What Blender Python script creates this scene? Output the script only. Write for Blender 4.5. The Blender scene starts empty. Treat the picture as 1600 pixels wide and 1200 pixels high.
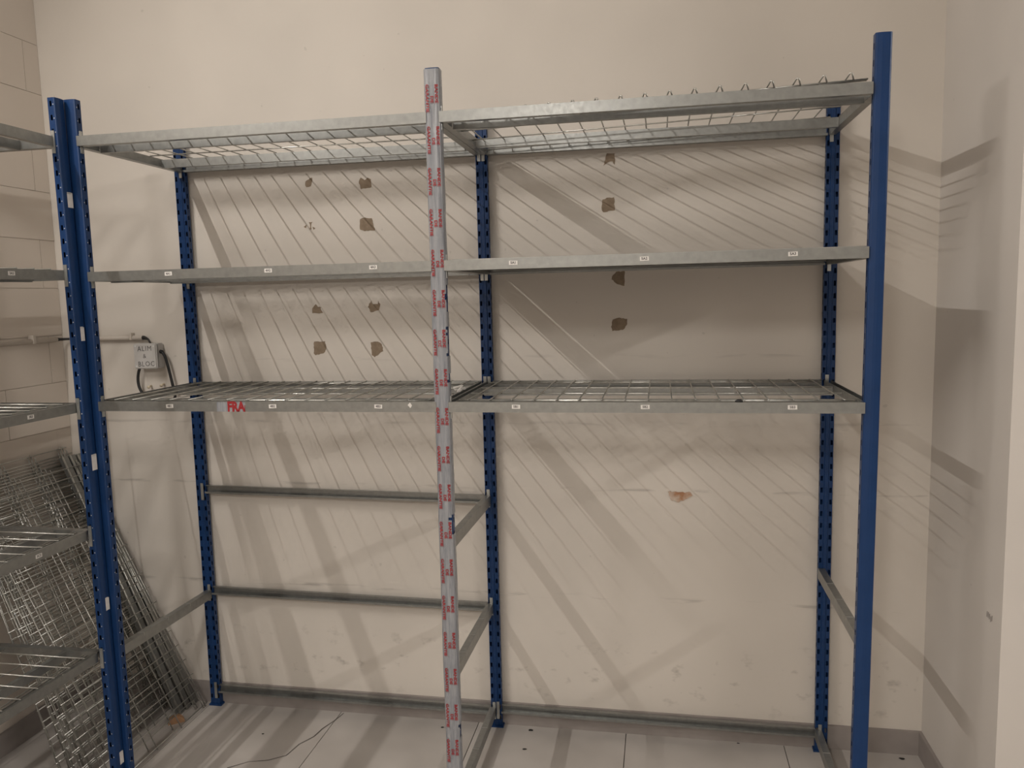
import bpy, bmesh, math, random
from mathutils import Matrix, Vector, noise
random.seed(7)
SC = bpy.context.scene
COL = SC.collection
# ------------------------------------------------------------------ camera
cd = bpy.data.cameras.new('camera'); cam = bpy.data.objects.new('camera', cd); COL.objects.link(cam)
cd.sensor_fit = 'HORIZONTAL'; cd.sensor_width = 36.0; cd.lens = 1245.44 / 1600 * 36.0
cd.clip_start = 0.05; cd.clip_end = 60
_r = Vector((0.983041, 0.181788, -0.024145)); _u = Vector((0.00331, 0.114054, 0.993469)); _f = Vector((-0.183355, 0.976701, -0.111518))
M = Matrix.Identity(4)
for i in range(3):
    M[i][0] = _r[i]; M[i][1] = _u[i]; M[i][2] = -_f[i]
M.translation = (1.909833, -3.012103, 1.746624)
cam.matrix_world = M
SC.camera = cam
# ------------------------------------------------------------------ world, exposure
W = bpy.data.worlds.new('hall_air'); SC.world = W; W.use_nodes = True
W.node_tree.nodes['Background'].inputs[0].default_value = (1.0, 0.93, 0.85, 1)
W.node_tree.nodes['Background'].inputs[1].default_value = 0.0
SC.view_settings.view_transform = 'Standard'; SC.view_settings.look = 'None'
SC.view_settings.gamma = 1.0; SC.view_settings.use_curve_mapping = False
SC.view_settings.exposure = 0.6
SC.cycles.use_denoising = True; SC.cycles.use_light_tree = False
SC.cycles.max_bounces = 6; SC.cycles.diffuse_bounces = 3; SC.cycles.glossy_bounces = 2; SC.cycles.transmission_bounces = 1
SC.cycles.caustics_reflective = False; SC.cycles.caustics_refractive = False
TUBE_COLOR = (1.0, 0.95, 0.89)
# the hall's fluorescent battens and one added fill lamp: x, far end y, near end y, watts of light, width of the glowing strip, direction their reflector faces, where they hang
TUBES = [(-0.46, -1.4, -2.9, 30.0, 0.015, (0.72, 0, -0.69), 'above the left-hand rack'), (6.5, -2.6, -4.1, 57.0, 0.12, (-0.75, 0, -0.66), 'far to the right of the racks'),
         (1.0, -4.7, -6.2, 68.0, 0.30, (0, 0, -1), 'behind the camera in mid hall, added as fill light')]  # added fill lamp out of view, wide so its shadows stay soft
TUBE_Z = 3.45

# ------------------------------------------------------------------ materials
def new_mat(name, col, rough=0.6, metal=0.0, spec=0.5):
    m = bpy.data.materials.new(name); m.use_nodes = True
    b = m.node_tree.nodes['Principled BSDF']
    b.inputs['Base Color'].default_value = (*col, 1); b.inputs['Roughness'].default_value = rough
    b.inputs['Metallic'].default_value = metal; b.inputs['Specular IOR Level'].default_value = spec
    return m
def N(m, t, **kw):
    n = m.node_tree.nodes.new(t)
    for k, v in kw.items(): setattr(n, k, v)
    return n
def L(m, a, b): m.node_tree.links.new(a, b)
def math_n(m, op, a, b=None, c=None):
    n = N(m, 'ShaderNodeMath', operation=op)
    for i, v in enumerate((a, b, c)):
        if v is None: continue
        if isinstance(v, (int, float)): n.inputs[i].default_value = v
        else: L(m, v, n.inputs[i])
    return n.outputs[0]
def noise_n(m, vec, scale, detail=3, rough=0.55):
    n = N(m, 'ShaderNodeTexNoise'); n.inputs['Scale'].default_value = scale
    n.inputs['Detail'].default_value = detail; n.inputs['Roughness'].default_value = rough
    if vec is not None: L(m, vec, n.inputs['Vector'])
    return n.outputs['Fac']
def ramp_n(m, fac, stops):
    n = N(m, 'ShaderNodeValToRGB'); cr = n.color_ramp
    while len(cr.elements) < len(stops): cr.elements.new(0.5)
    for e, (p, c) in zip(cr.elements, stops): e.position = p; e.color = (*c, 1)
    L(m, fac, n.inputs[0]); return n.outputs[0]
def mix_n(m, fac, a, b):
    n = N(m, 'ShaderNodeMix', data_type='RGBA')
    if isinstance(fac, (int, float)): n.inputs[0].default_value = fac
    else: L(m, fac, n.inputs[0])
    for i, v in ((6, a), (7, b)):
        if isinstance(v, tuple): n.inputs[i].default_value = (*v, 1)
        else: L(m, v, n.inputs[i])
    return n.outputs[2]
def bump_n(m, h, strength, dist=0.002):
    n = N(m, 'ShaderNodeBump'); n.inputs['Strength'].default_value = strength; n.inputs['Distance'].default_value = dist
    L(m, h, n.inputs['Height']); L(m, n.outputs[0], m.node_tree.nodes['Principled BSDF'].inputs['Normal'])
def pos_xyz(m):
    g = N(m, 'ShaderNodeNewGeometry'); s = N(m, 'ShaderNodeSeparateXYZ'); L(m, g.outputs['Position'], s.inputs[0])
    return g.outputs['Position'], s.outputs
def mottled(name, c0, c1, scale, rough, metal=0.0, bump=0.0, spec=0.5, rr=None):
    m = new_mat(name, c0, rough, metal, spec); tc = N(m, 'ShaderNodeTexCoord').outputs['Object']
    f = noise_n(m, tc, scale, 2)
    L(m, ramp_n(m, f, [(0.32, c0), (0.68, c1)]), m.node_tree.nodes['Principled BSDF'].inputs['Base Color'])
    if rr:
        L(m, math_n(m, 'MULTIPLY_ADD', noise_n(m, tc, scale * 1.7, 1), rr[1] - rr[0], rr[0]), m.node_tree.nodes['Principled BSDF'].inputs['Roughness'])
    if bump: bump_n(m, noise_n(m, tc, scale * 6, 3), bump)
    return m

def wall_material(name, base, scuffs=False):
    m = new_mat(name, base, 0.62, 0, 0.35); P, xyz = pos_xyz(m)
    big = noise_n(m, P, 1.7, 2)
    d = tuple(v * 0.93 for v in base); h = tuple(min(1, v * 1.03) for v in base)
    col = ramp_n(m, big, [(0.3, d), (0.7, h)])
    speck = math_n(m, 'GREATER_THAN', noise_n(m, P, 30, 1), 0.80)
    col = mix_n(m, math_n(m, 'MULTIPLY', speck, 0.22), col, tuple(v * 0.45 for v in base))
    if scuffs:
        # streaks rubbed into the paint at the heights of former shelves, and smudges low down
        mp = N(m, 'ShaderNodeMapping'); L(m, P, mp.inputs[0]); mp.inputs['Scale'].default_value = (5.1, 1, 40); mp.inputs['Location'].default_value = (1.3, 0, 0.4)
        nz = noise_n(m, mp.outputs[0], 1.0, 3)
        on = math_n(m, 'MINIMUM', math_n(m, 'MAXIMUM', math_n(m, 'MULTIPLY', math_n(m, 'SUBTRACT', nz, 0.52), 9.0), 0.0), 1.0)
        tot = None
        for z0, w, amt in ((1.246, 0.007, 0.22), (0.988, 0.006, 0.34), (0.552, 0.008, 0.34), (1.505, 0.008, 0.14)):
            dz = math_n(m, 'DIVIDE', math_n(m, 'SUBTRACT', xyz[2], z0), w)
            b = math_n(m, 'MULTIPLY', math_n(m, 'POWER', 2.718, math_n(m, 'MULTIPLY', math_n(m, 'MULTIPLY', dz, dz), -1.0)), amt)
            tot = b if tot is None else math_n(m, 'ADD', tot, b)
        col = mix_n(m, math_n(m, 'MULTIPLY', on, tot), col, (0.13, 0.11, 0.10))
        mp = N(m, 'ShaderNodeMapping'); L(m, P, mp.inputs[0]); mp.inputs['Scale'].default_value = (10, 1, 16)
        nz = noise_n(m, mp.outputs[0], 1.0, 3, 0.65)
        sm = math_n(m, 'MAXIMUM', math_n(m, 'MULTIPLY', math_n(m, 'SUBTRACT', nz, 0.59), 6.0), 0.0)
        dz = math_n(m, 'DIVIDE', math_n(m, 'SUBTRACT', xyz[2], 0.24), 0.13)
        band = math_n(m, 'POWER', 2.718, math_n(m, 'MULTIPLY', math_n(m, 'MULTIPLY', dz, dz), -1.0))
        col = mix_n(m, math_n(m, 'MINIMUM', math_n(m, 'MULTIPLY', math_n(m, 'MULTIPLY', sm, band), 0.5), 0.45), col, (0.16, 0.13, 0.11))
    L(m, col, m.node_tree.nodes['Principled BSDF'].inputs['Base Color'])
    return m

CREAM = (0.70, 0.645, 0.58)
MAT = {}
MAT['wall_back'] = wall_material('cream_wall_paint_scuffed', CREAM, True)
MAT['wall'] = new_mat('cream_wall_paint', (0.78, 0.74, 0.69), 0.7)
MAT['wall_right'] = wall_material('greyish_wall_paint', (0.67, 0.625, 0.58))
MAT['block'] = wall_material('cream_painted_block', (0.69, 0.615, 0.54))
MAT['ceiling'] = new_mat('ceiling_white', (0.86, 0.85, 0.83), 0.8)
MAT['skirting'] = mottled('taupe_skirting', (0.27, 0.24, 0.225), (0.33, 0.295, 0.275), 9, 0.55)
MAT['tile'] = mottled('grey_floor_tile', (0.43, 0.395, 0.365), (0.54, 0.50, 0.465), 3.2, 0.5)
MAT['grout'] = new_mat('dark_floor_joint', (0.10, 0.085, 0.075), 0.8)
MAT['galv'] = mottled('galvanised_steel', (0.265, 0.268, 0.258), (0.315, 0.318, 0.305), 40, 0.4, metal=0.75, rr=(0.30, 0.42))
MAT['wire'] = mottled('galvanised_wire', (0.46, 0.46, 0.43), (0.60, 0.59, 0.55), 40, 0.3, metal=0.8)
MAT['deck'] = mottled('dull_galvanised_sheet', (0.36, 0.35, 0.335), (0.45, 0.44, 0.42), 14, 0.5, metal=0.6)
MAT['clip'] = new_mat('bright_zinc_clip', (0.50, 0.51, 0.50), 0.3, 0.8)
MAT['blue'] = mottled('blue_powder_coat', (0.009, 0.037, 0.120), (0.011, 0.042, 0.136), 12, 0.3, rr=(0.28, 0.38), spec=0.28)
MAT['pale_dot'] = new_mat('pale_punch_dot', (0.55, 0.56, 0.58), 0.5, 0.2)
MAT['paper'] = mottled('white_label_paper', (0.72, 0.69, 0.66), (0.80, 0.77, 0.73), 60, 0.7)
MAT['ink'] = new_mat('label_ink', (0.10, 0.09, 0.09), 0.7)
MAT['tape'] = mottled('grey_white_tape', (0.22, 0.23, 0.255), (0.34, 0.345, 0.36), 1.0, 0.25, rr=(0.2, 0.34))
for _n in MAT['tape'].node_tree.nodes:          # long vertical streaks, shading of folds painted into the tape colour
    if _n.type == 'TEX_NOISE':
        _m = N(MAT['tape'], 'ShaderNodeMapping'); _m.inputs['Scale'].default_value = (110, 110, 9)
        L(MAT['tape'], _n.inputs['Vector'].links[0].from_socket, _m.inputs[0]); L(MAT['tape'], _m.outputs[0], _n.inputs['Vector'])
MAT['red'] = mottled('red_tape_print', (0.28, 0.014, 0.02), (0.36, 0.025, 0.03), 60, 0.4)
MAT['peel'] = mottled('brown_peeled_wall', (0.235, 0.175, 0.12), (0.31, 0.235, 0.165), 45, 0.85, bump=0.25)
MAT['hole'] = mottled('orange_chipped_plaster', (0.42, 0.22, 0.12), (0.66, 0.56, 0.47), 30, 0.9, bump=0.4)
MAT['box'] = mottled('grey_plastic_box', (0.56, 0.54, 0.52), (0.61, 0.59, 0.565), 20, 0.45)
MAT['marker'] = new_mat('felt_pen_ink', (0.09, 0.085, 0.085), 0.7)
MAT['cable'] = new_mat('black_cable', (0.012, 0.012, 0.013), 0.45)
MAT['conduit'] = mottled('painted_conduit', (0.55, 0.49, 0.43), (0.60, 0.54, 0.475), 12, 0.5)
MAT['dark'] = new_mat('dark_hole', (0.02, 0.018, 0.016), 0.9)
MAT['card'] = mottled('orange_brown_wood', (0.36, 0.20, 0.11), (0.46, 0.27, 0.15), 18, 0.8)
MAT['scrap'] = new_mat('white_scrap', (0.75, 0.72, 0.68), 0.7)
MAT['plug'] = new_mat('cream_plug', (0.66, 0.57, 0.42), 0.6)
MAT['housing'] = new_mat('white_lamp_housing', (0.75, 0.75, 0.73), 0.4)
_t = bpy.data.materials.new('lit_tube'); _t.use_nodes = True
_b = _t.node_tree.nodes['Principled BSDF']; _b.inputs['Base Color'].default_value = (0.9, 0.9, 0.9, 1)
_b.inputs['Emission Color'].default_value = (*TUBE_COLOR, 1); _b.inputs['Emission Strength'].default_value = 4.0
_t.cycles.emission_sampling = 'NONE'
MAT['tube'] = _t

# ------------------------------------------------------------------ mesh helpers
WM = {}     # world matrix of every object made here
def mesh_from(name, verts, faces, mats, smooth=False, fmats=None):
    me = bpy.data.meshes.new(name); me.from_pydata(verts, [], faces)
    for k in (mats if isinstance(mats, (list, tuple)) else [mats]): me.materials.append(MAT[k])
    if fmats:
        for p, i in zip(me.polygons, fmats): p.material_index = i
    if smooth:
        for p in me.polygons: p.use_smooth = True
    me.update(); return me
def put(name, me, parent=None, mw=None):
    o = bpy.data.objects.new(name, me); COL.objects.link(o)
    mw = mw or Matrix.Identity(4); WM[o.name] = mw
    if parent is not None:
        o.parent = parent; o.matrix_local = WM[parent.name].inverted() @ mw
    else: o.matrix_local = mw
    return o
def thing(name, label, cat, loc=(0, 0, 0), group=None, mw=None):
    o = put(name, None, None, mw or Matrix.Translation(loc)); o.empty_display_size = 0.1
    return tag(o, label, cat, group)
def tag(o, label, cat, group=None):
    o['label'] = label; o['category'] = cat
    if group: o['group'] = group
    return o
def struct(o): o['kind'] = 'structure'; return o
def stuff(o): o['kind'] = 'stuff'; return o
class MB:
    def __init__(s): s.v = []; s.f = []; s.m = []
    def add(s, vs, fs, mi=0):
        b = len(s.v); s.v += [tuple(v) for v in vs]; s.f += [tuple(i + b for i in f) for f in fs]; s.m += [mi] * len(fs); return s
    def box(s, lo, hi, mi=0, mw=None):
        x0, y0, z0 = lo; x1, y1, z1 = hi
        v = [Vector(p) for p in ((x0,y0,z0),(x1,y0,z0),(x1,y1,z0),(x0,y1,z0),(x0,y0,z1),(x1,y0,z1),(x1,y1,z1),(x0,y1,z1))]
        if mw: v = [mw @ p for p in v]
        return s.add(v, [(0,3,2,1),(4,5,6,7),(0,1,5,4),(1,2,6,5),(2,3,7,6),(3,0,4,7)], mi)
    def prism(s, prof, length, mi=0):           # profile in (y,z), extruded along +x
        n = len(prof); v = [(0, a, b) for a, b in prof] + [(length, a, b) for a, b in prof]
        f = [(i, (i+1) % n, n + (i+1) % n, n + i) for i in range(n)] + [tuple(reversed(range(n))), tuple(range(n, 2*n))]
        return s.add(v, f, mi)
    def tube(s, pts, r, n=6, mi=0, cap=True):
        pts = [Vector(p) for p in pts]; rings = []; b0 = len(s.v); prev = None
        for i, p in enumerate(pts):
            t = (pts[min(i+1, len(pts)-1)] - pts[max(i-1, 0)]).normalized()
            a = prev if prev is not None else (Vector((0,0,1)) if abs(t.z) < 0.9 else Vector((1,0,0)))
            a = (a - t * a.dot(t)).normalized(); prev = a; b = t.cross(a)
            rr = r[i] if isinstance(r, (list, tuple)) else r
            rings += [p + (a * math.cos(2*math.pi*k/n) + b * math.sin(2*math.pi*k/n)) * rr for k in range(n)]
        f = []
        for i in range(len(pts) - 1):
            for k in range(n): f.append((i*n+k, i*n+(k+1)%n, (i+1)*n+(k+1)%n, (i+1)*n+k))
        if cap: f += [tuple(reversed(range(n))), tuple(range((len(pts)-1)*n, len(pts)*n))]
        return s.add(rings, f, mi)
    def mesh(s, name, mats, smooth=False): return mesh_from(name, s.v, s.f, mats, smooth, s.m)
def recalc(me):
    bm = bmesh.new(); bm.from_mesh(me); bmesh.ops.recalc_face_normals(bm, faces=bm.faces); bm.to_mesh(me); bm.free(); return me
_text_cache = {}
def text_geo(txt, size, bold=0.0, sx=1.0, space=1.0):
    key = (txt, size, bold, sx, space)
    if key not in _text_cache:
        cu = bpy.data.curves.new('lettering', 'FONT'); cu.body = txt; cu.size = size; cu.offset = bold; cu.align_x = 'CENTER'; cu.align_y = 'CENTER'
        cu.resolution_u = 2; cu.space_character = space
        o = bpy.data.objects.new('lettering', cu); COL.objects.link(o); bpy.context.view_layer.update()
        me = o.evaluated_get(bpy.context.evaluated_depsgraph_get()).to_mesh()
        _text_cache[key] = ([(v.co.x * sx, v.co.y) for v in me.vertices], [tuple(p.vertices) for p in me.polygons])
        bpy.data.objects.remove(o); bpy.data.curves.remove(cu)
    return _text_cache[key]
def beam_matrix(p0, p1, inward):
    p0 = Vector(p0); x = (Vector(p1) - p0).normalized(); y = Vector(inward); y = (y - x * y.dot(x)).normalized(); z = x.cross(y)
    flip = z.z < 0
    m = Matrix.Identity(4)
    if flip: z = -z
    for i in range(3): m[i][0] = x[i]; m[i][1] = y[i]; m[i][2] = z[i]
    m.translation = p0; return m

# ------------------------------------------------------------------ setting
WALL_Y = 0.023; XL = -0.63; XR = 2.862; YR = -0.62; CEIL = 3.62
def slab(name, lo, hi, mat, label=None):
    return struct(put(name, MB().box(lo, hi).mesh(name, mat)))
floor = slab('floor', (-0.8, -7.2, -0.12), (9.2, 0.2, -0.004), 'grout')
wall_back = slab('wall_back', (-0.8, WALL_Y, -0.1), (XR + 1.6, WALL_Y + 0.2, CEIL), 'wall_back')
wall_left = slab('wall_left', (XL - 0.2, -7.2, -0.1), (XL - 0.004, WALL_Y, CEIL), 'block')
wall_right = slab('wall_right', (XR, YR, -0.1), (9.2, WALL_Y, CEIL), 'wall_right')
wall_side = slab('wall_far_right', (9.0, -7.2, -0.1), (9.2, YR, CEIL), 'wall')
wall_front = slab('wall_front', (-0.8, -7.3, -0.1), (9.2, -7.1, CEIL), 'wall')
ceiling = slab('ceiling', (-0.8, -7.3, CEIL), (9.2, 0.2, CEIL + 0.1), 'ceiling')
def skirt(name, lo, hi):
    return struct(put(name, MB().box(lo, hi).mesh(name, 'skirting')))
skirt('baseboard_back', (XL, WALL_Y - 0.012, 0), (XR, WALL_Y, 0.092))
skirt('baseboard_right', (XR - 0.012, YR - 0.012, 0), (XR, WALL_Y - 0.012, 0.092))
skirt('baseboard_return', (XR, YR - 0.012, 0), (9.0, YR, 0.092))
skirt('baseboard_left', (XL, -7.0, 0), (XL + 0.012, WALL_Y - 0.012, 0.092))
# 60 cm floor tiles
T = 0.6; g = 0.0016
tile_me = MB().box((g, g, -0.02), (T - g, T - g, 0)).mesh('floor_tile', 'tile')
for j in range(6):
    for i in range(-1, 8):
        x = -0.03 + T * i; y = -0.585 - T * j
        if x > XR + 1.5: continue
        lo_x = max(x, XL); lo_y = y
        hi_y = min(y + T, WALL_Y)
        if x < XL or y + T > WALL_Y:
            continue_me = MB().box((max(x, XL) - x + g, g, -0.02), (T - g, min(T, WALL_Y - y) - g, 0)).mesh('floor_tile', 'tile')
            put('floor_tile', continue_me, floor, Matrix.Translation((x, y, 0)))
        else: put('floor_tile', tile_me, floor, Matrix.Translation((x, y, 0)))
put('floor_tile', MB().box((-0.63, WALL_Y - 0.008, -0.02), (2.86, WALL_Y, 0)).mesh('floor_tile', 'tile'), floor)
rest = put('floor_tile', MB().box((-0.63, -7.1, -0.02), (9.0, -4.19, 0)).mesh('floor_tile', 'tile'), floor)
rest2 = put('floor_tile', MB().box((4.772, -4.188, -0.02), (9.0, YR, 0)).mesh('floor_tile', 'tile'), floor)
# dark anchor holes in the floor
for x, y, r in ((1.39, -0.02, 0.012), (1.388, -0.157, 0.010), (2.2, 0.0, 0.006), (0.32, -0.2, 0.006), (1.03, -0.05, 0.008), (2.785, -0.02, 0.011)):
    mb = MB(); n = 9; v = [(r * random.uniform(.7, 1.2) * math.cos(2*math.pi*k/n), 0.7 * r * random.uniform(.7, 1.2) * math.sin(2*math.pi*k/n), 0) for k in range(n)]
    mb.add(v, [tuple(range(n))]); put('anchor_hole', mb.mesh('anchor_hole', 'dark'), floor, Matrix.Translation((x, y, 0.0012)))
# floor cracks
def ribbon(pts, w, z): 
    mb = MB(); v = []
    for i, p in enumerate(pts):
        a = Vector(pts[max(i-1, 0)]); b = Vector(pts[min(i+1, len(pts)-1)]); t = (b - a).normalized(); n = Vector((-t.y, t.x)); ww = w * random.uniform(0.5, 1.3)
        v += [(p[0] + n.x * ww, p[1] + n.y * ww, z), (p[0] - n.x * ww, p[1] - n.y * ww, z)]
    mb.add(v, [(2*i, 2*i+1, 2*i+3, 2*i+2) for i in range(len(pts) - 1)]); return mb
crk = [(0.585, 0.0), (0.57, -0.06), (0.545, -0.13), (0.535, -0.19), (0.50, -0.25), (0.485, -0.33), (0.43, -0.37), (0.36, -0.39), (0.30, -0.44)]
put('floor_crack', ribbon(crk, 0.0022, 0.0012).mesh('floor_crack', 'grout'), floor)
# painted concrete blocks of the left wall, 50 x 20 cm in running bond
blk = {}
for row in range(0, 17):
    z0 = 0.02 + 0.2 * row; z1 = z0 + 0.2
    first = -0.06 if row % 2 else -0.31
    ys = [WALL_Y, first]
    while ys[-1] > -3.0: ys.append(ys[-1] - 0.5)
    for a, b in zip(ys[:-1], ys[1:]):
        w = round(a - b, 3)
        if w not in blk:
            q = 0.0011; c = 0.002
            mb = MB(); mb.box((-0.02, -w + q, q), (0, -q, 0.2 - q)); blk[w] = mb.mesh('wall_block', 'block')
        o = put('wall_block', blk[w], wall_left, Matrix.Translation((XL + random.uniform(-0.0012, 0.0006), a, z0)))
put('wall_block', MB().box((-0.02, -7.1, 0.0), (0, -3.5, CEIL)).mesh('wall_block', 'block'), wall_left, Matrix.Translation((XL, 0, 0)))
put('wall_block', MB().box((-0.02, -3.5, 3.42), (0, WALL_Y, CEIL)).mesh('wall_block', 'block'), wall_left, Matrix.Translation((XL, 0, 0)))
# patches where the paint has come away from the back wall
PATCH = [
[(0.5269,2.2136),(0.5547,2.2262),(0.554,2.2122),(0.547,2.1932),(0.5281,2.1902),(0.5237,2.2021)],
[(0.7483,2.1989),(0.7574,2.2161),(0.7734,2.2054),(0.7838,2.2148),(0.7983,2.208),(0.7985,2.1773),(0.7553,2.1717)],
[(0.5083,2.0359),(0.5215,2.0433),(0.5174,2.0309)],
[(0.5306,2.0532),(0.5477,2.0533),(0.5404,2.0441),(0.541,2.0252),(0.5325,2.0256),(0.5352,2.0435)],
[(0.5466,2.0344),(0.5574,2.0285),(0.5502,2.0225)],
[(0.7473,2.0562),(0.7666,2.0616),(0.7955,2.0581),(0.801,2.0346),(0.8074,2.0111),(0.7642,2.0089),(0.7453,2.0158)],
[(0.527,1.7112),(0.5425,1.727),(0.5521,1.7147),(0.565,1.7144),(0.5629,1.7064),(0.5724,1.6918),(0.5259,1.6911)],
[(0.7627,1.7103),(0.7781,1.7353),(0.7842,1.7217),(0.8051,1.7213),(0.8073,1.7347),(0.8159,1.7211),(0.8082,1.6975),(0.7743,1.6902),(0.7706,1.7006)],
[(0.5273,1.5761),(0.5748,1.5771),(0.5785,1.5487),(0.5662,1.5285),(0.5311,1.5207),(0.5229,1.5289)],
[(0.7688,1.5705),(0.7984,1.5726),(0.8147,1.5619),(0.8193,1.5339),(0.7829,1.5101),(0.7706,1.5183)],
[(1.7171,2.2563),(1.7462,2.2547),(1.7458,2.2132),(1.7371,2.2267),(1.7212,2.2232),(1.7034,2.212)],
[(1.6993,2.0893),(1.7154,2.0956),(1.742,2.0961),(1.7442,2.0479),(1.7015,2.0427),(1.6954,2.0588)],
[(1.7347,1.8095),(1.7482,1.8225),(1.7794,1.8234),(1.7772,1.7682),(1.7522,1.7751),(1.73,1.7936)],
[(1.733,1.6434),(1.7511,1.6494),(1.7869,1.6452),(1.7867,1.6244),(1.7704,1.6039),(1.7308,1.6),(1.7264,1.6164)]]
HOLE = [(1.936,0.9847),(1.9808,0.9838),(2.021,0.9828),(2.0273,0.9709),(1.9987,0.9562),(1.9719,0.9443),(1.9494,0.9503)]
def patch(name, pts, mat, thick=0.0012, jag=0.0018):
    out = []
    for i, a in enumerate(pts):
        b = pts[(i + 1) % len(pts)]; n = max(2, int(math.hypot(b[0]-a[0], b[1]-a[1]) / 0.007))
        for k in range(n):
            t = k / n; j = jag if k else 0
            out.append((a[0] + (b[0]-a[0])*t + random.uniform(-j, j), a[1] + (b[1]-a[1])*t + random.uniform(-j, j)))
    n = len(out); y = WALL_Y
    v = [(x, y - thick, z) for x, z in out] + [(x, y + 0.002, z) for x, z in out]
    f = [tuple(range(n)), tuple(reversed(range(n, 2*n)))] + [(i, (i+1) % n, n + (i+1) % n, n + i) for i in range(n)]
    put(name, recalc(mesh_from(name, v, f, mat)), wall_back)
for p in PATCH: patch('peeled_patch', p, 'peel')
patch('chipped_hole', HOLE, 'hole', 0.004, 0.003)
mb = MB()
for k in range(5):
    y = -0.515 - 0.009 * k; z = 0.757 + random.uniform(-0.004, 0.004)
    mb.add([(XR - 0.0006, y, z), (XR - 0.0006, y - 0.005, z + 0.002), (XR - 0.0006, y - 0.007, z + 0.02), (XR - 0.0006, y - 0.002, z + 0.018)], [(0, 1, 2, 3)])
put('dark_smudge', mb.mesh('dark_smudge', 'skirting'), wall_right)

# ------------------------------------------------------------------ lamps (above the frame)
for x, ya, yb, watts, width, aim, where in TUBES:
    t = thing('tube_lamp', 'white fluorescent batten lamp on the ceiling ' + where, 'lamp', (x, (ya + yb) / 2, TUBE_Z), 'fluorescent ceiling lamps')
    hw = max(0.035, width / 2 + 0.01)
    put('housing', MB().box((x - hw, yb - 0.03, TUBE_Z + 0.03), (x + hw, ya + 0.03, CEIL)).mesh('housing', 'housing'), t)
    put('tube', MB().tube([(x, ya, TUBE_Z + 0.012), (x, yb, TUBE_Z + 0.012)], 0.008, 8).mesh('tube', 'tube', True), t)
    for yy in (ya, yb): put('socket', MB().box((x - 0.014, yy - 0.012, TUBE_Z - 0.004), (x + 0.014, yy + 0.012, TUBE_Z + 0.03)).mesh('socket', 'housing'), t)
    ld = bpy.data.lights.new('tube_light', 'AREA'); ld.shape = 'RECTANGLE'; ld.size = width; ld.size_y = abs(yb - ya); ld.energy = watts; ld.color = TUBE_COLOR
    zz = -Vector(aim).normalized(); yy = Vector((0, 1, 0)); xx = yy.cross(zz); m = Matrix.Identity(4)
    for i in range(3): m[i][0] = xx[i]; m[i][1] = yy[i]; m[i][2] = zz[i]
    m.translation = Vector((x, (ya + yb) / 2, TUBE_Z)) - zz * 0.002
    put('tube_light', ld, t, m)

# ------------------------------------------------------------------ rack parts
PW, PD, PITCH = 0.044, 0.026, 0.044
_post_cache = {}
def post_mesh(H):
    """slotted upright: smooth rounded face towards -y, two rows of slots in the face towards +y, one row in each side"""
    if H in _post_cache: return _post_cache[H]
    w, d, b = PW / 2, PD / 2, 0.005
    per = [(-w + b, -d, ''), (-0.004, -d - 0.0015, ''), (0.004, -d - 0.0015, ''), (w - b, -d, ''), (w - 0.0015, -d + 0.0015, ''), (w, -d + b, ''),
           (w, -0.001, 'slot'), (w, 0.006, ''), (w, d, ''), (0.0195, d, 'slotb'), (0.0115, d, ''), (0.008, d, ''), (0.006, d + 0.003, ''),
           (-0.006, d + 0.003, ''), (-0.008, d, ''), (-0.0115, d, 'slotb'), (-0.0195, d, ''), (-w, d, ''), (-w, 0.006, 'slot'), (-w, -0.001, ''), (-w, -d + b, ''), (-w + 0.0015, -d + 0.0015, '')]
    mb = MB(); n = len(per)
    for i, (x, y, k) in enumerate(per):
        x2, y2, _ = per[(i + 1) % n]; zs = [(0, H)]
        if k:
            zs = []; z = 0.0; c = 0.03 if k == 'slotb' else 0.052
            ln = 0.018 if k == 'slotb' else 0.017
            while c + ln < H - 0.01: zs.append((z, c)); z = c + ln; c += PITCH
            zs.append((z, H))
        for a, e in zs: mb.add([(x, y, a), (x2, y2, a), (x2, y2, e), (x, y, e)], [(0, 1, 2, 3)])
    mb.add([(x, y, H) for x, y, _ in per], [tuple(range(n))])
    _post_cache[H] = mb.mesh('upright_post', 'blue'); return _post_cache[H]
_dots = {}
def dots_mesh(H):
    if H in _dots: return _dots[H]
    mb = MB(); z = 0.014; r = 0.0021  # flat pale discs set on both sides of the post
    while z < H - 0.02:
        for s in (-1, 1):
            x = s * (PW / 2 + 0.0004); n = 6
            vs = [(x, -0.0062 + r * math.cos(2*math.pi*k/n), z + r * math.sin(2*math.pi*k/n)) for k in range(n)]
            mb.add(vs if s > 0 else vs[::-1], [tuple(range(n))])
        z += PITCH
    _dots[H] = mb.mesh('punch_dots', 'pale_dot'); return _dots[H]
def post(rack, x, y, H=2.42, rz=0.0, top=(0, 0), bottom=(0, 0), label=None, dots=True, foot=True):
    p0 = Vector((x + bottom[0], y + bottom[1], 0.004)); p1 = Vector((x + top[0], y + top[1], H))
    ax = (p1 - p0).normalized(); xx = Vector((math.cos(rz), math.sin(rz), 0)); xx = (xx - ax * xx.dot(ax)).normalized(); yy = ax.cross(xx)
    m = Matrix.Identity(4)
    for i in range(3): m[i][0] = xx[i]; m[i][1] = yy[i]; m[i][2] = ax[i]
    m.translation = p0
    o = put('upright_post', post_mesh(H), rack, m)
    if label: o['label'] = label
    if dots: stuff(put('punch_dots', dots_mesh(H), o, m))
    if foot: put('foot_plate', MB().box((-0.028, -0.019, -0.004), (0.028, 0.019, 0.004)).mesh('foot_plate', 'blue'), o, m)
    return o, m
def c_profile(h=0.032, fl=0.022, lip=0.008, t=0.0016, tf=0.014):
    return [(0, 0), (0, -h), (fl, -h), (fl, -h + lip), (fl - t, -h + lip), (fl - t, -h + t), (t, -h + t), (t, -t), (tf, -t), (tf, 0)]
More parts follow.
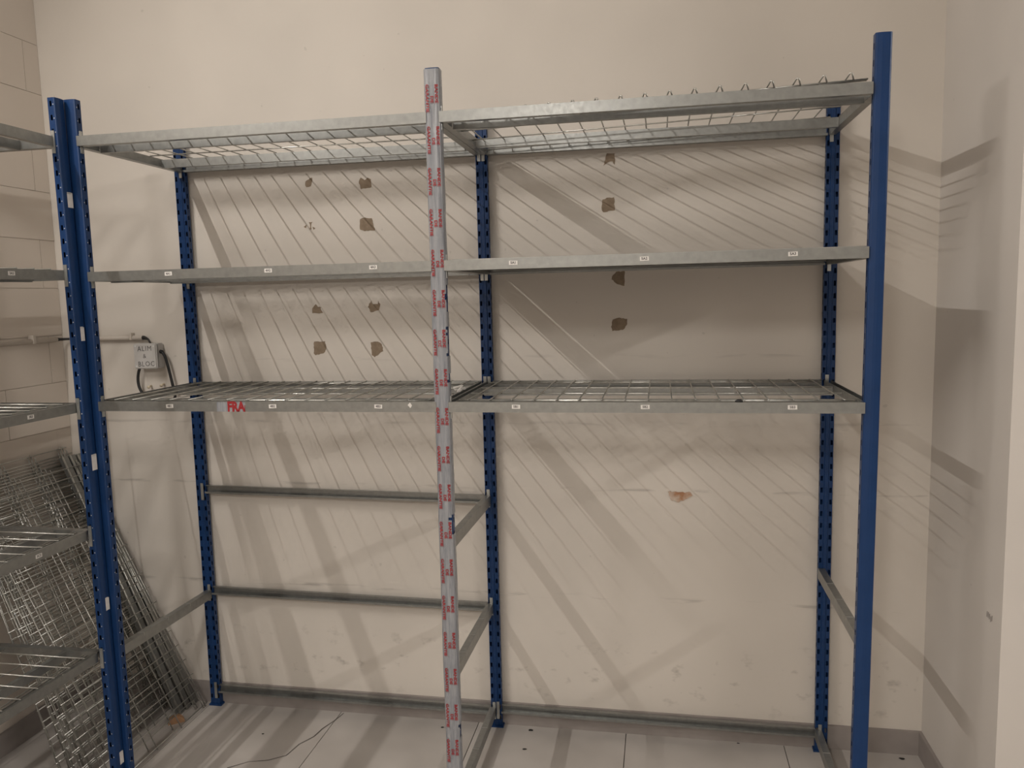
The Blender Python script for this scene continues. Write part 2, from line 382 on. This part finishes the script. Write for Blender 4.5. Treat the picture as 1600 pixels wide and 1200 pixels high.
def u_profile(w=0.026, h=0.03, t=0.002, closed_top=False):
    if closed_top: return [(-w/2, 0), (-w/2, -h), (-w/2 + t, -h), (-w/2 + t, -t), (w/2 - t, -t), (w/2 - t, -h), (w/2, -h), (w/2, 0)]
    return [(-w/2, 0), (-w/2, -h), (w/2, -h), (w/2, 0), (w/2 - t, 0), (w/2 - t, -h + t), (-w/2 + t, -h + t), (-w/2 + t, 0)]
_pc = {}
def prism_mesh(name, prof, length, mat):
    k = (name, tuple(prof), round(length, 4), mat)
    if k not in _pc: _pc[k] = recalc(MB().prism(prof, length).mesh(name, mat))
    return _pc[k]
def clip_mesh():
    if 'clip' not in _pc:
        mb = MB(); mb.box((-0.006, -0.003, -0.054), (0.006, 0.0, -0.036)); mb.box((-0.006, -0.003, -0.036), (-0.003, 0.0, 0.004)); mb.box((0.003, -0.003, -0.036), (0.006, 0.0, 0.004))
        mb.box((-0.006, -0.003, 0.004), (0.006, 0.0, 0.018)); mb.box((-0.003, -0.0012, -0.036), (0.003, 0.0, 0.004)); _pc['clip'] = mb.mesh('end_hook', 'clip')
    return _pc['clip']
def beam(rack, p0, p1, inward, hooks=None, label=None, h=0.032):
    ln = (Vector(p1) - Vector(p0)).length; m = beam_matrix(p0, p1, inward)
    o = put('shelf_beam', prism_mesh('shelf_beam', c_profile(h), ln, 'galv'), rack, m)
    if label: o['label'] = label
    for hp in hooks or []: put('end_hook', clip_mesh(), o, hp)
    return o
def rail(rack, p0, p1, closed=False, notches=False, w=0.024, h=0.03):
    ln = (Vector(p1) - Vector(p0)).length; m = beam_matrix(p0, p1, (1, 0, 0) if abs(p1[0]-p0[0]) < 0.1 else (0, 1, 0))
    o = put('side_rail', prism_mesh('side_rail', u_profile(w, h, 0.0022, closed), ln, 'galv'), rack, m)
    if notches:
        for k in range(3):
            a = ln * (0.2 + 0.26 * k)
            put('rail_tab', MB().box((a, -w/2 - 0.0006, -0.011), (a + 0.004, w/2 + 0.0006, 0.0012)).mesh('rail_tab', 'deck'), o, m)
    return o
def bar(rack, p0, p1, inward):
    ln = (Vector(p1) - Vector(p0)).length; m = beam_matrix(p0, p1, inward)
    return put('support_bar', prism_mesh('support_bar', c_profile(0.031, 0.016, 0.004, 0.0014, 0.016), ln, 'galv'), rack, m)
def label_mesh(txt, w=0.026, h=0.0125):
    mb = MB(); mb.box((-w/2, -0.0006, -h/2), (w/2, 0.0, h/2)); v, f = text_geo(txt, 0.0105, 0.0003)
    mb.add([(x, -0.0009, y) for x, y in v], f, 1); return mb.mesh('paper_label', ['paper', 'ink'])
def rot_z(a): return Matrix.Rotation(a, 4, 'Z')

# ------------------------------------------------------------------ the two-bay rack on the back wall
D = 0.599; X0, X1, X2 = 0.0, 1.25, 2.503
Z = [2.300, 1.856, 1.4165, 0.970, 0.528, 0.0915]
rack = thing('shelving_rack', 'two-bay blue and galvanised shelving rack standing along the cream back wall', 'shelving rack')
FY = -D - 0.018                      # outer face of the front beams
pR = math.pi
post(rack, X0, 0.0, rz=pR, dots=False); post(rack, X1, 0.0, rz=pR, dots=False); post(rack, X2 - 0.002, 0.0, rz=pR, dots=False)
post(rack, X0, -D, H=2.415, label='blue upright post half hidden behind its neighbour')
tp, tpm = post(rack, X1 - 0.014, -D, H=2.425, bottom=(-0.004, 0), dots=False, label='blue post wrapped in printed tape')
post(rack, X2, -D, H=2.425, top=(0.006, 0), bottom=(-0.010, 0), dots=False, label='bright blue upright post at the right end')
def rear_hooks(xa, xb, z):
    return [Matrix.Translation((xa + 0.008, -0.0165, z)), Matrix.Translation((xb - 0.008, -0.0165, z))]
def front_hooks(xa, xb, z):
    return [Matrix.Translation((xa + 0.0225, FY + 0.018, z)) @ rot_z(math.pi/2)]
half = PW / 2
def rear_beam(xa, xb, za, zb): return beam(rack, (xa + half, 0.0, za), (xb - half, 0.0, zb), (0, -1, 0), rear_hooks(xa, xb, (za + zb) / 2))
def front_beam(xa, xb, z, lab=None): return beam(rack, (xa + half - 0.002, FY, z), (xb - half + 0.002, FY, z), (0, 1, 0), front_hooks(xa, xb, z), lab)
FB = {}
for lv in (0, 1, 2):
    for b, (xa, xb) in enumerate(((X0, X1), (X1, X2))):
        rear_beam(xa, xb, Z[lv], Z[lv]); 
        fx = (xa if b == 0 else xa - 0.014, xb - 0.014 if b == 0 else xb)
        FB[lv, b] = front_beam(fx[0], fx[1], Z[lv])
rear_beam(X0, X1, Z[3] + 0.008, Z[3] - 0.007)
rear_beam(X0, X1, Z[4] + 0.008, Z[4] - 0.006)
rear_beam(X0, X1, Z[5] + 0.003, Z[5] - 0.006)
rear_beam(X1, X2, Z[5] + 0.004, Z[5] - 0.002)
ya, yb = -D + 0.013, -0.016
for lv in (0, 1, 2):
    for x, dx in ((X0, 0.004), (X1, -0.015), (X1, 0.0105), (X2, -0.006)):
        rail(rack, (x + dx, ya, Z[lv] - 0.001), (x + dx, yb, Z[lv] - 0.001))
rail(rack, (X1 - 0.012, ya, 0.972), (X1 - 0.012, yb, 0.964), True, True, h=0.04)
rail(rack, (X1 - 0.014, ya, 0.53), (X1 - 0.014, yb, 0.522), True, True, h=0.04)
rail(rack, (X0 + 0.006, ya, 0.532), (X0 + 0.006, yb, 0.522), True, True, h=0.036)
rail(rack, (X1 - 0.014, ya, 0.086), (X1 - 0.014, yb, 0.086), True, True, h=0.036)
rail(rack, (X2 - 0.014, ya, 0.72), (X2 - 0.014, yb, 0.718), True, True, h=0.038)
rail(rack, (X2 - 0.014, ya, 0.09), (X2 - 0.014, yb, 0.09), True, True, h=0.036)
for lv, b in ((0, 0), (0, 1), (1, 0), (2, 0), (2, 1)):
    xa, xb = ((X0 + 0.018, X1 - 0.028), (X1 + 0.024, X2 - 0.02))[b]; dy = -0.028 * b
    for yy in (-0.50 + dy * 0.7, -0.155 + dy): bar(rack, (xa, yy, Z[lv] - 0.0045), (xb, yy, Z[lv] - 0.0045), (0, 1, 0))
# stickers on the front beams
for (lv, b), items in {(1, 0): ((0.32, '4A1'), (0.674, '4A2'), (1.028, '4A3')), (1, 1): ((1.473, '5A1'), (1.864, '5A2'), (2.28, '5A3')),
                       (2, 0): ((0.29, '4B1'), (0.662, '4B2'), (1.025, '4B3')), (2, 1): ((1.471, '5B1'), (1.864, '5B2'), (2.285, '5B3'))}.items():
    for x, t in items:
        put('paper_label', label_mesh(t), FB[lv, b], Matrix.Translation((x, FY, Z[lv] - 0.014)) @ Matrix.Rotation(random.uniform(-0.05, 0.05), 4, 'Y'))
mb = MB(); mb.box((-0.051, -0.0006, -0.0155), (0.051, 0.0, 0.0165)); mb.box((-0.051, -0.0006, 0.0158), (0.051, 0.008, 0.0168))
v, f = text_geo('FRA', 0.0445, 0.0022, 0.80); mb.add([(x + 0.018, -0.001, y - 0.0004) for x, y in v], f, 1)
mb.box((0.0485, -0.001, -0.0145), (0.0505, -0.0004, 0.006), 1)
o = put('fragile_tape', mb.mesh('fragile_tape', ['tape', 'red']), FB[2, 0], Matrix.Translation((0.514, FY, Z[2] - 0.0165))); o['label'] = 'white tape scrap with red lettering FRA'
mb = MB(); n = 9; mb.add([(0.006 * random.uniform(.5, 1.2) * math.cos(6.283*k/n), -0.0005, 0.008 * random.uniform(.5, 1.2) * math.sin(6.283*k/n)) for k in range(n)], [tuple(range(n))])
put('white_smear', mb.mesh('white_smear', 'scrap'), FB[2, 0], Matrix.Translation((1.13, FY, Z[2] - 0.010)))
mb = MB(); mb.tube([(-0.012, 0, 0), (-0.004, 0, 0.002), (0.004, 0, 0.002), (0.010, 0, 0)], [0.002, 0.005, 0.005, 0.002], 6)
put('dark_blob', mb.mesh('dark_blob', 'cable', True), FB[2, 1], Matrix.Translation((2.136, FY + 0.004, Z[2] + 0.002)))

# printed tape wrapped round the middle front post
def tape():
    H = 2.421; nz = 260; w = half + 0.0022; d0 = PD / 2 + 0.0030
    prof = [(-w, 0.012), (-w, 0.0), (-w, -d0 + 0.004), (-w + 0.004, -d0), (-0.010, -d0 - 0.001), (0.0, -d0 - 0.0015), (0.010, -d0 - 0.001), (w - 0.004, -d0), (w, -d0 + 0.004), (w, 0.0), (w, 0.012)]
    torn = [(1.69, 1.775, 2), (1.56, 1.65, 2), (1.47, 1.50, 2), (0.985, 1.05, 3), (0.30, 0.34, 2)]
    mb = MB(); n = len(prof); vs = []
    for i in range(nz + 1):
        z = 0.03 + (H - 0.03) * i / nz
        for k, (x, y) in enumerate(prof):
            a = noise.noise((k * 2.3, z * 5, 1.3)); b = noise.noise((k * 0.7 + 9, z * 26, 4.1))
            bul = 0.0024 * a + 0.0008 * b
            nx = (1 if k > 8 else -1 if k < 2 else 0); vs.append((x + nx * abs(bul) + 0.001 * noise.noise((z * 4, 2, 0)), y - (abs(bul) * 1.3 if 1 < k < 9 else 0), z))
    fs = []
    for i in range(nz):
        z = 0.03 + (H - 0.03) * (i + 0.5) / nz
        cut = 0
        for za, zb, c in torn:
            if za < z < zb: cut = c + (1 if noise.noise((z * 60, 0, 0)) > 0.1 else 0)
        for k in range(n - 1 - cut): fs.append((i*n+k, i*n+k+1, (i+1)*n+k+1, (i+1)*n+k))
    mb.add(vs, fs); return mb.mesh('tape_wrap', 'tape', True), d0
me, d0 = tape()
o = put('tape_wrap', me, tp, tpm); o['label'] = 'crumpled grey-white warning tape wrapped along the post'
z = 2.335
while z > 0.10:
    mb = MB(); j = random.uniform(-0.0012, 0.0012); sway = 0.001 * noise.noise((z * 4, 2, 0))
    for txt, cx, dz, sx in (('GARANTIE', -0.0140, 0.0, 1.0), ('DE', 0.0008, -0.004, 1.0), ('BANDE', 0.0150, 0.012, 1.0)):
        v, f = text_geo(txt, 0.0140, 0.00045, 1.22)
        pts = []
        for tx, ty in v:
            x = cx + j + ty * 0.92 + sway; zz = z + dz - tx
            y = -d0 - 0.0042 + (0.0016 if abs(x) > 0.016 else 0)
            if x > half: y += (x - half) * 1.0
            pts.append((x, y, zz))
        mb.add(pts, f)
    z -= 0.1225
    put('tape_lettering', mb.mesh('tape_lettering', 'red'), tp, tpm)['label'] = 'red print reading BANDE DE GARANTIE'

# ------------------------------------------------------------------ the rack along the left wall
LX = -0.022; LYA, LYB = -0.640, -1.90; LZ = [2.293, 1.862, 1.417, 0.975, 0.536]
lrack = thing('shelving_rack', 'blue and galvanised rack with mesh shelves running along the left wall', 'shelving rack', (-0.31, -1.27, 0))
ap, apm = post(lrack, LX - 0.003, LYA, H=2.412, rz=math.pi/2, bottom=(0.019, 0.004), label='front blue post with white label scraps')
post(lrack, -0.60, LYA, H=2.412, rz=-math.pi/2, dots=False); post(lrack, LX - 0.003, LYB, H=2.412, rz=math.pi/2, dots=False); post(lrack, -0.60, LYB, H=2.412, rz=-math.pi/2, dots=False)
LB = {}
for i, z in enumerate(LZ):
    LB[i] = beam(lrack, (LX - 0.006, LYB + half, z + (0.012 if i > 2 else 0.0)), (LX - 0.006, LYA - half, z), (-1, 0, 0), [Matrix.Translation((LX - 0.006 + 0.019 * (1 - z / 2.4), LYA - half - 0.0008 + 0.004 * (1 - z / 2.4), z))])
    beam(lrack, (-0.60, LYB + half, z), (-0.60, LYA - half, z), (1, 0, 0))
    for yy in (LYA, LYB): rail(lrack, (-0.587, yy, z - 0.002), (LX - 0.016, yy, z - 0.002), i > 2)
    for xx in (-0.16, -0.45): bar(lrack, (xx, LYB + 0.014, z - 0.0045), (xx, LYA - 0.014, z - 0.0045), (-1, 0, 0))
for i, y, t in ((1, -0.885, '3A3'), (2, -0.862, '3B3'), (3, -0.881, '3C3')):
    put('paper_label', label_mesh(t), LB[i], Matrix.Translation((LX - 0.006, y, LZ[i] - 0.0145)) @ rot_z(math.pi/2))
for z, w, h in ((2.088, 0.024, 0.05), (1.646, 0.018, 0.048), (1.206, 0.024, 0.055), (0.702, 0.018, 0.046), (0.13, 0.019, 0.046)):
    mb = MB(); mb.box((-w/2, -0.0007, -h/2), (w/2, 0, h/2 * random.uniform(0.86, 1))); mb.box((-w/2, -0.0007, h/2 * 0.8), (w/2 * random.uniform(0.3, 1), 0, h/2))
    put('paper_label', mb.mesh('paper_label', 'paper'), ap, apm @ Matrix.Translation((0.006, -PD/2 - 0.0012, z)))

# ------------------------------------------------------------------ wire mesh shelves
_wm = {}
def wire_meshes(ln, wd):
    if (ln, wd) not in _wm:
        a = MB().tube([(0, 0, 0), (ln, 0, 0)], 0.0024, 6).mesh('long_wire', 'wire', True)
        b = MB().tube([(0.013, 0.016, -0.006), (0.007, 0.004, 0.012), (0.002, 0.006, 0.013), (-0.008, 0.030, -0.003), (0, 0.05, 0.0), (0, wd - 0.004, 0), (0, wd, -0.016)], 0.0023, 6).mesh('cross_wire', 'wire', True)
        c = MB().tube([(0, 0.004, 0), (0, wd - 0.004, 0)], 0.0023, 6).mesh('cross_wire', 'wire', True)
        _wm[ln, wd] = (a, b, c)
    return _wm[ln, wd]
def mesh_panel(name, label, cat, mw, ln, wd, group, longs, x_first, n, bent=True, step=0.0703):
    t = thing(name, label, cat, mw=mw, group=group); a, b, c = wire_meshes(ln, wd)
    for y in longs: put('long_wire', a, t, mw @ Matrix.Translation((0, y, -0.0042)))
    for k in range(n): put('cross_wire', b if bent else c, t, mw @ Matrix.Translation((x_first + k * step, 0, 0)))
    return t
LONGS = (0.020, 0.035, 0.197, 0.356, 0.518, 0.560)
G = 'wire mesh shelves'
def shelf(label, x, z, yaw=0, tilt=0.0, y=-0.592, ln=1.19, group=G, bent=True):
    mw = Matrix.Translation((x, y, z)) @ rot_z(yaw) @ Matrix.Rotation(tilt, 4, 'Y')
    return mesh_panel('wire_mesh_shelf', label, 'mesh shelf', mw, ln, 0.572, group, LONGS, 0.034, 17, bent)
shelf('wire mesh shelf on the topmost level of the left bay of the back rack', X0 + 0.026, Z[0] + 0.001, bent=False)
shelf('wire mesh shelf topmost in the right bay, its loops lifted above the beam', X1 + 0.018, Z[0] - 0.014, tilt=-0.029, y=-0.598, ln=1.21)
shelf('wire mesh shelf on the second level from the top in the left bay', X0 + 0.026, Z[1] - 0.002, bent=False)
shelf('wire mesh shelf seen from above in the left bay, behind the red FRA tape', X0 + 0.026, Z[2] + 0.003, bent=False)
shelf('wire mesh shelf seen from above in the right bay of the back rack', X1 + 0.026, Z[2] + 0.003, bent=False)
for i, nm in ((1, 'second level down'), (2, 'middle level'), (3, 'fourth level down'), (4, 'lowest level')):
    shelf('wire mesh shelf, %s of the rack by the left wall' % nm, LX - 0.012, LZ[i] + 0.003, yaw=math.pi/2, y=LYB + 0.03, bent=False)

# steel deck panels on the right bay's second level
def deck_panel(label, y0, y1):
    x0, x1 = X1 + 0.0265, X2 - 0.020; z = Z[1] + 0.0015
    mb = MB(); t = 0.0015
    mb.box((x0, y0, z), (x1, y1, z + t)); mb.box((x0, y0, z - 0.022), (x1, y0 + t, z)); mb.box((x0, y1 - t, z - 0.022), (x1, y1, z))
    mb.box((x0, y0, z - 0.022), (x1, y0 + 0.016, z - 0.0205)); mb.box((x0, y1 - 0.016, z - 0.022), (x1, y1, z - 0.0205))
    o = thing('deck_panel', label, 'shelf panel', (x0, y0, z), 'steel deck panels')
    put('panel_sheet', mb.mesh('panel_sheet', 'deck'), o)
    return o
deck_panel('front steel deck panel on the second level of the right bay', -0.592, -0.305)
deck_panel('rear steel deck panel on the second level of the right bay', -0.303, -0.026)

# ------------------------------------------------------------------ loose mesh panels and bars leaning in the left corner
def lean_matrix(xb, xt, y0, ln, zb=0.003):
    dx = xb - xt; dz = math.sqrt(ln * ln - dx * dx)
    xx = Vector((-dx, 0, dz)) / ln; yy = Vector((0, -1, 0)); zz = xx.cross(yy)
    m = Matrix.Identity(4)
    for i in range(3): m[i][0] = xx[i]; m[i][1] = yy[i]; m[i][2] = zz[i]
    m.translation = (xb, y0, zb); return m
spec = [(-0.035, -0.545, -0.012, 1.19), (-0.062, -0.553, -0.030, 1.19), (-0.150, -0.594, -0.018, 1.19), (-0.168, -0.598, -0.042, 1.19), (-0.186, -0.602, -0.022, 1.19),
        (-0.205, -0.606, -0.036, 1.19), (-0.226, -0.610, -0.014, 1.19), (-0.25, -0.614, -0.046, 1.19), (-0.28, -0.618, -0.028, 1.19)]
for k, (xb, xt, y0, ln) in enumerate(spec):
    mesh_panel('loose_mesh_panel', ('outermost loose mesh panel of the leaning pile, its edge touching the back wall' if k == 0 else 'loose wire mesh panel within the pile leaning against the left wall'), 'mesh panel', lean_matrix(xb, xt, y0, ln, 0.004), ln, 0.572, 'mesh panels leaning in the corner', LONGS, 0.010 + 0.05 * ((k * 0.618) % 1.0), 17, False)
for k, (xb, y0, lab) in enumerate(((-0.098, 0.004, 'galvanised support bar leaning in the corner, nearest the back wall'), (-0.104, -0.036, 'middle galvanised support bar leaning in the corner behind the blue posts'), (-0.110, -0.076, 'leftmost galvanised support bar leaning in the corner'))):
    m = lean_matrix(xb, -0.568 - 0.003 * k, y0, 1.20, 0.004)
    o = thing('loose_support_bar', lab, 'support bar', mw=m, group='bars leaning in the corner')
    put('bar_channel', prism_mesh('bar_channel', [(b, -a) for a, b in [(0, 0), (0, 0.030), (0.02, 0.030), (0.02, 0.0285), (0.0015, 0.0285), (0.0015, 0.0015), (0.02, 0.0015), (0.02, 0)]], 1.20, 'galv'), o, m)
    put('rolled_edge', MB().tube([(0.0, 0.030, 0.0), (1.2, 0.030, 0.0)], 0.0045, 8).mesh('rolled_edge', 'wire', True), o, m)
# half-round offcut behind the panels
mb = MB(); n = 12; R = 0.032
pr = [(R * math.cos(math.pi * k / n), R * 1.0 * math.sin(math.pi * k / n)) for k in range(n + 1)]
o = tag(put('wood_offcut', recalc(MB().prism(pr, 0.022).mesh('wood_offcut', 'card')), None, Matrix.Translation((-0.095, -0.16, 0.0)) @ rot_z(math.radians(-52))), 'small orange-brown half-round offcut on the floor behind the leaning mesh', 'offcut')

# ------------------------------------------------------------------ electrics on the wall
bx0, bx1, bz0, bz1, by = -0.254, -0.150, 1.476, 1.580, WALL_Y - 0.056
box = thing('junction_box', 'grey square junction box with handwritten lettering on the back wall', 'junction box', ((bx0 + bx1) / 2, WALL_Y, bz0))
def bevel_box(lo, hi, b, mat, name):
    bm = bmesh.new(); bmesh.ops.create_cube(bm, size=1.0)
    for v in bm.verts: v.co = Vector([lo[i] + (v.co[i] + 0.5) * (hi[i] - lo[i]) for i in range(3)])
    bmesh.ops.bevel(bm, geom=list(bm.edges), offset=b, segments=2, affect='EDGES'); me = bpy.data.meshes.new(name); bm.to_mesh(me); bm.free(); me.materials.append(MAT[mat]); return me
put('box_body', bevel_box((bx0, by + 0.014, bz0), (bx1, WALL_Y, bz1), 0.004, 'box', 'box_body'), box)
lid = put('box_lid', bevel_box((bx0 - 0.001, by, bz0 - 0.001), (bx1 + 0.001, by + 0.013, bz1 + 0.001), 0.004, 'box', 'box_lid'), box)
for txt, dz, sz, dx in (('ALIM', 0.031, 0.030, 0.0), ('&', 0.0, 0.026, -0.002), ('BLOC', -0.033, 0.030, 0.004)):
    v, f = text_geo(txt, sz, -0.0001, 0.92, 1.15); mb = MB(); cx = (bx0 + bx1) / 2 + dx; cz = (bz0 + bz1) / 2 + dz
    mb.add([(cx + x, by - 0.0006, cz + y + 0.03 * x) for x, y in v], f); put('handwriting', mb.mesh('handwriting', 'marker'), lid)
for dx in (-0.042, 0.042):
    for dz in (-0.042, 0.042): put('lid_screw', MB().tube([(bx0 + 0.052 + dx, by + 0.001, bz0 + 0.052 + dz), (bx0 + 0.052 + dx, by - 0.001, bz0 + 0.052 + dz)], 0.0035, 8).mesh('lid_screw', 'housing'), lid)
put('cable_gland', MB().tube([(bx1 - 0.002, by + 0.03, 1.545), (bx1 + 0.010, by + 0.03, 1.543)], 0.008, 10).mesh('cable_gland', 'cable', True), box)
def bez(p, n=24):
    out = []
    for i in range(n + 1):
        t = i / n; q = [Vector(a) for a in p]
        while len(q) > 1: q = [q[k] * (1 - t) + q[k+1] * t for k in range(len(q) - 1)]
        out.append(q[0])
    return out
cy = by + 0.028
cab = bez([(bx1 + 0.008, cy, 1.543), (bx1 + 0.032, cy, 1.53), (bx1 + 0.034, cy, 1.44), (bx1 + 0.055, cy, 1.385), (bx1 + 0.055, cy, 1.355)])
cab += bez([(bx1 + 0.055, cy, 1.355), (bx1 + 0.05, cy, 1.315), (bx0 - 0.0, cy, 1.315), (bx0 - 0.022, cy, 1.36), (bx0 - 0.020, cy, 1.43), (bx0 - 0.004, cy, 1.46), (bx0 + 0.006, cy, 1.482)])[1:]
tag(put('power_cable', MB().tube(cab, 0.006, 8).mesh('power_cable', 'cable', True)), 'black cable looping down from both sides of the junction box', 'cable')
cond = thing('conduit', 'painted conduit along the back wall ending above the junction box', 'conduit', (XL + 0.03, WALL_Y, 1.60))
put('conduit_pipe', MB().tube([(XL + 0.05, WALL_Y - 0.011, 1.603), (-0.238, WALL_Y - 0.011, 1.603)], 0.0105, 12).mesh('conduit_pipe', 'conduit', True), cond)
put('cable_end', MB().tube([(-0.240, WALL_Y - 0.011, 1.603), (-0.230, WALL_Y - 0.012, 1.603), (-0.205, WALL_Y - 0.022, 1.597), (-0.190, WALL_Y - 0.03, 1.578)], [0.0085, 0.0085, 0.004, 0.004], 10).mesh('cable_end', 'cable', True), cond)
put('saddle_clip', MB().box((-0.292, WALL_Y - 0.024, 1.595), (-0.282, WALL_Y, 1.624)).mesh('saddle_clip', 'conduit'), cond)
cond2 = thing('conduit', 'painted conduit running along the block wall on the left', 'conduit', (XL, -1.0, 1.60))
put('conduit_pipe', MB().tube([(XL + 0.012, -3.2, 1.613), (XL + 0.012, -0.03, 1.603)], 0.0105, 12).mesh('conduit_pipe', 'conduit', True), cond2)
put('cable_end', MB().tube([(XL + 0.012, -0.031, 1.603), (XL + 0.016, -0.012, 1.603), (XL + 0.04, 0.006, 1.603), (XL + 0.06, WALL_Y - 0.011, 1.603)], [0.0085, 0.006, 0.005, 0.005], 8).mesh('cable_end', 'cable', True), cond2)
put('saddle_clip', MB().box((XL, -0.17, 1.594), (XL + 0.025, -0.155, 1.628)).mesh('saddle_clip', 'conduit'), cond2)
for x, z, lab in ((-0.222, 1.398, 'small cream plug in the wall below the left half of the junction box'), (-0.162, 1.405, 'small cream plug in the wall below the right half of the junction box')):
    tag(put('wall_plug', MB().tube([(x, WALL_Y, z), (x + 0.004, WALL_Y - 0.02, z - 0.002), (x + 0.008, WALL_Y - 0.03, z - 0.003)], [0.004, 0.005, 0.007], 8).mesh('wall_plug', 'plug', True)), lab, 'wall plug', 'plugs below the junction box')
# crumpled white scrap on the middle rail
mb = MB(); pts = [Vector((random.uniform(-0.022, 0.022), random.uniform(-0.02, 0.02), random.uniform(0.003, 0.026))) for _ in range(9)]
mb.tube(pts, [random.uniform(0.003, 0.006) for _ in pts], 6)
tag(put('paper_scrap', mb.mesh('paper_scrap', 'scrap'), None, Matrix.Translation((1.235, -0.40, Z[2] + 0.004))), 'crumpled white scrap lying on the shelf beside the taped post', 'scrap')
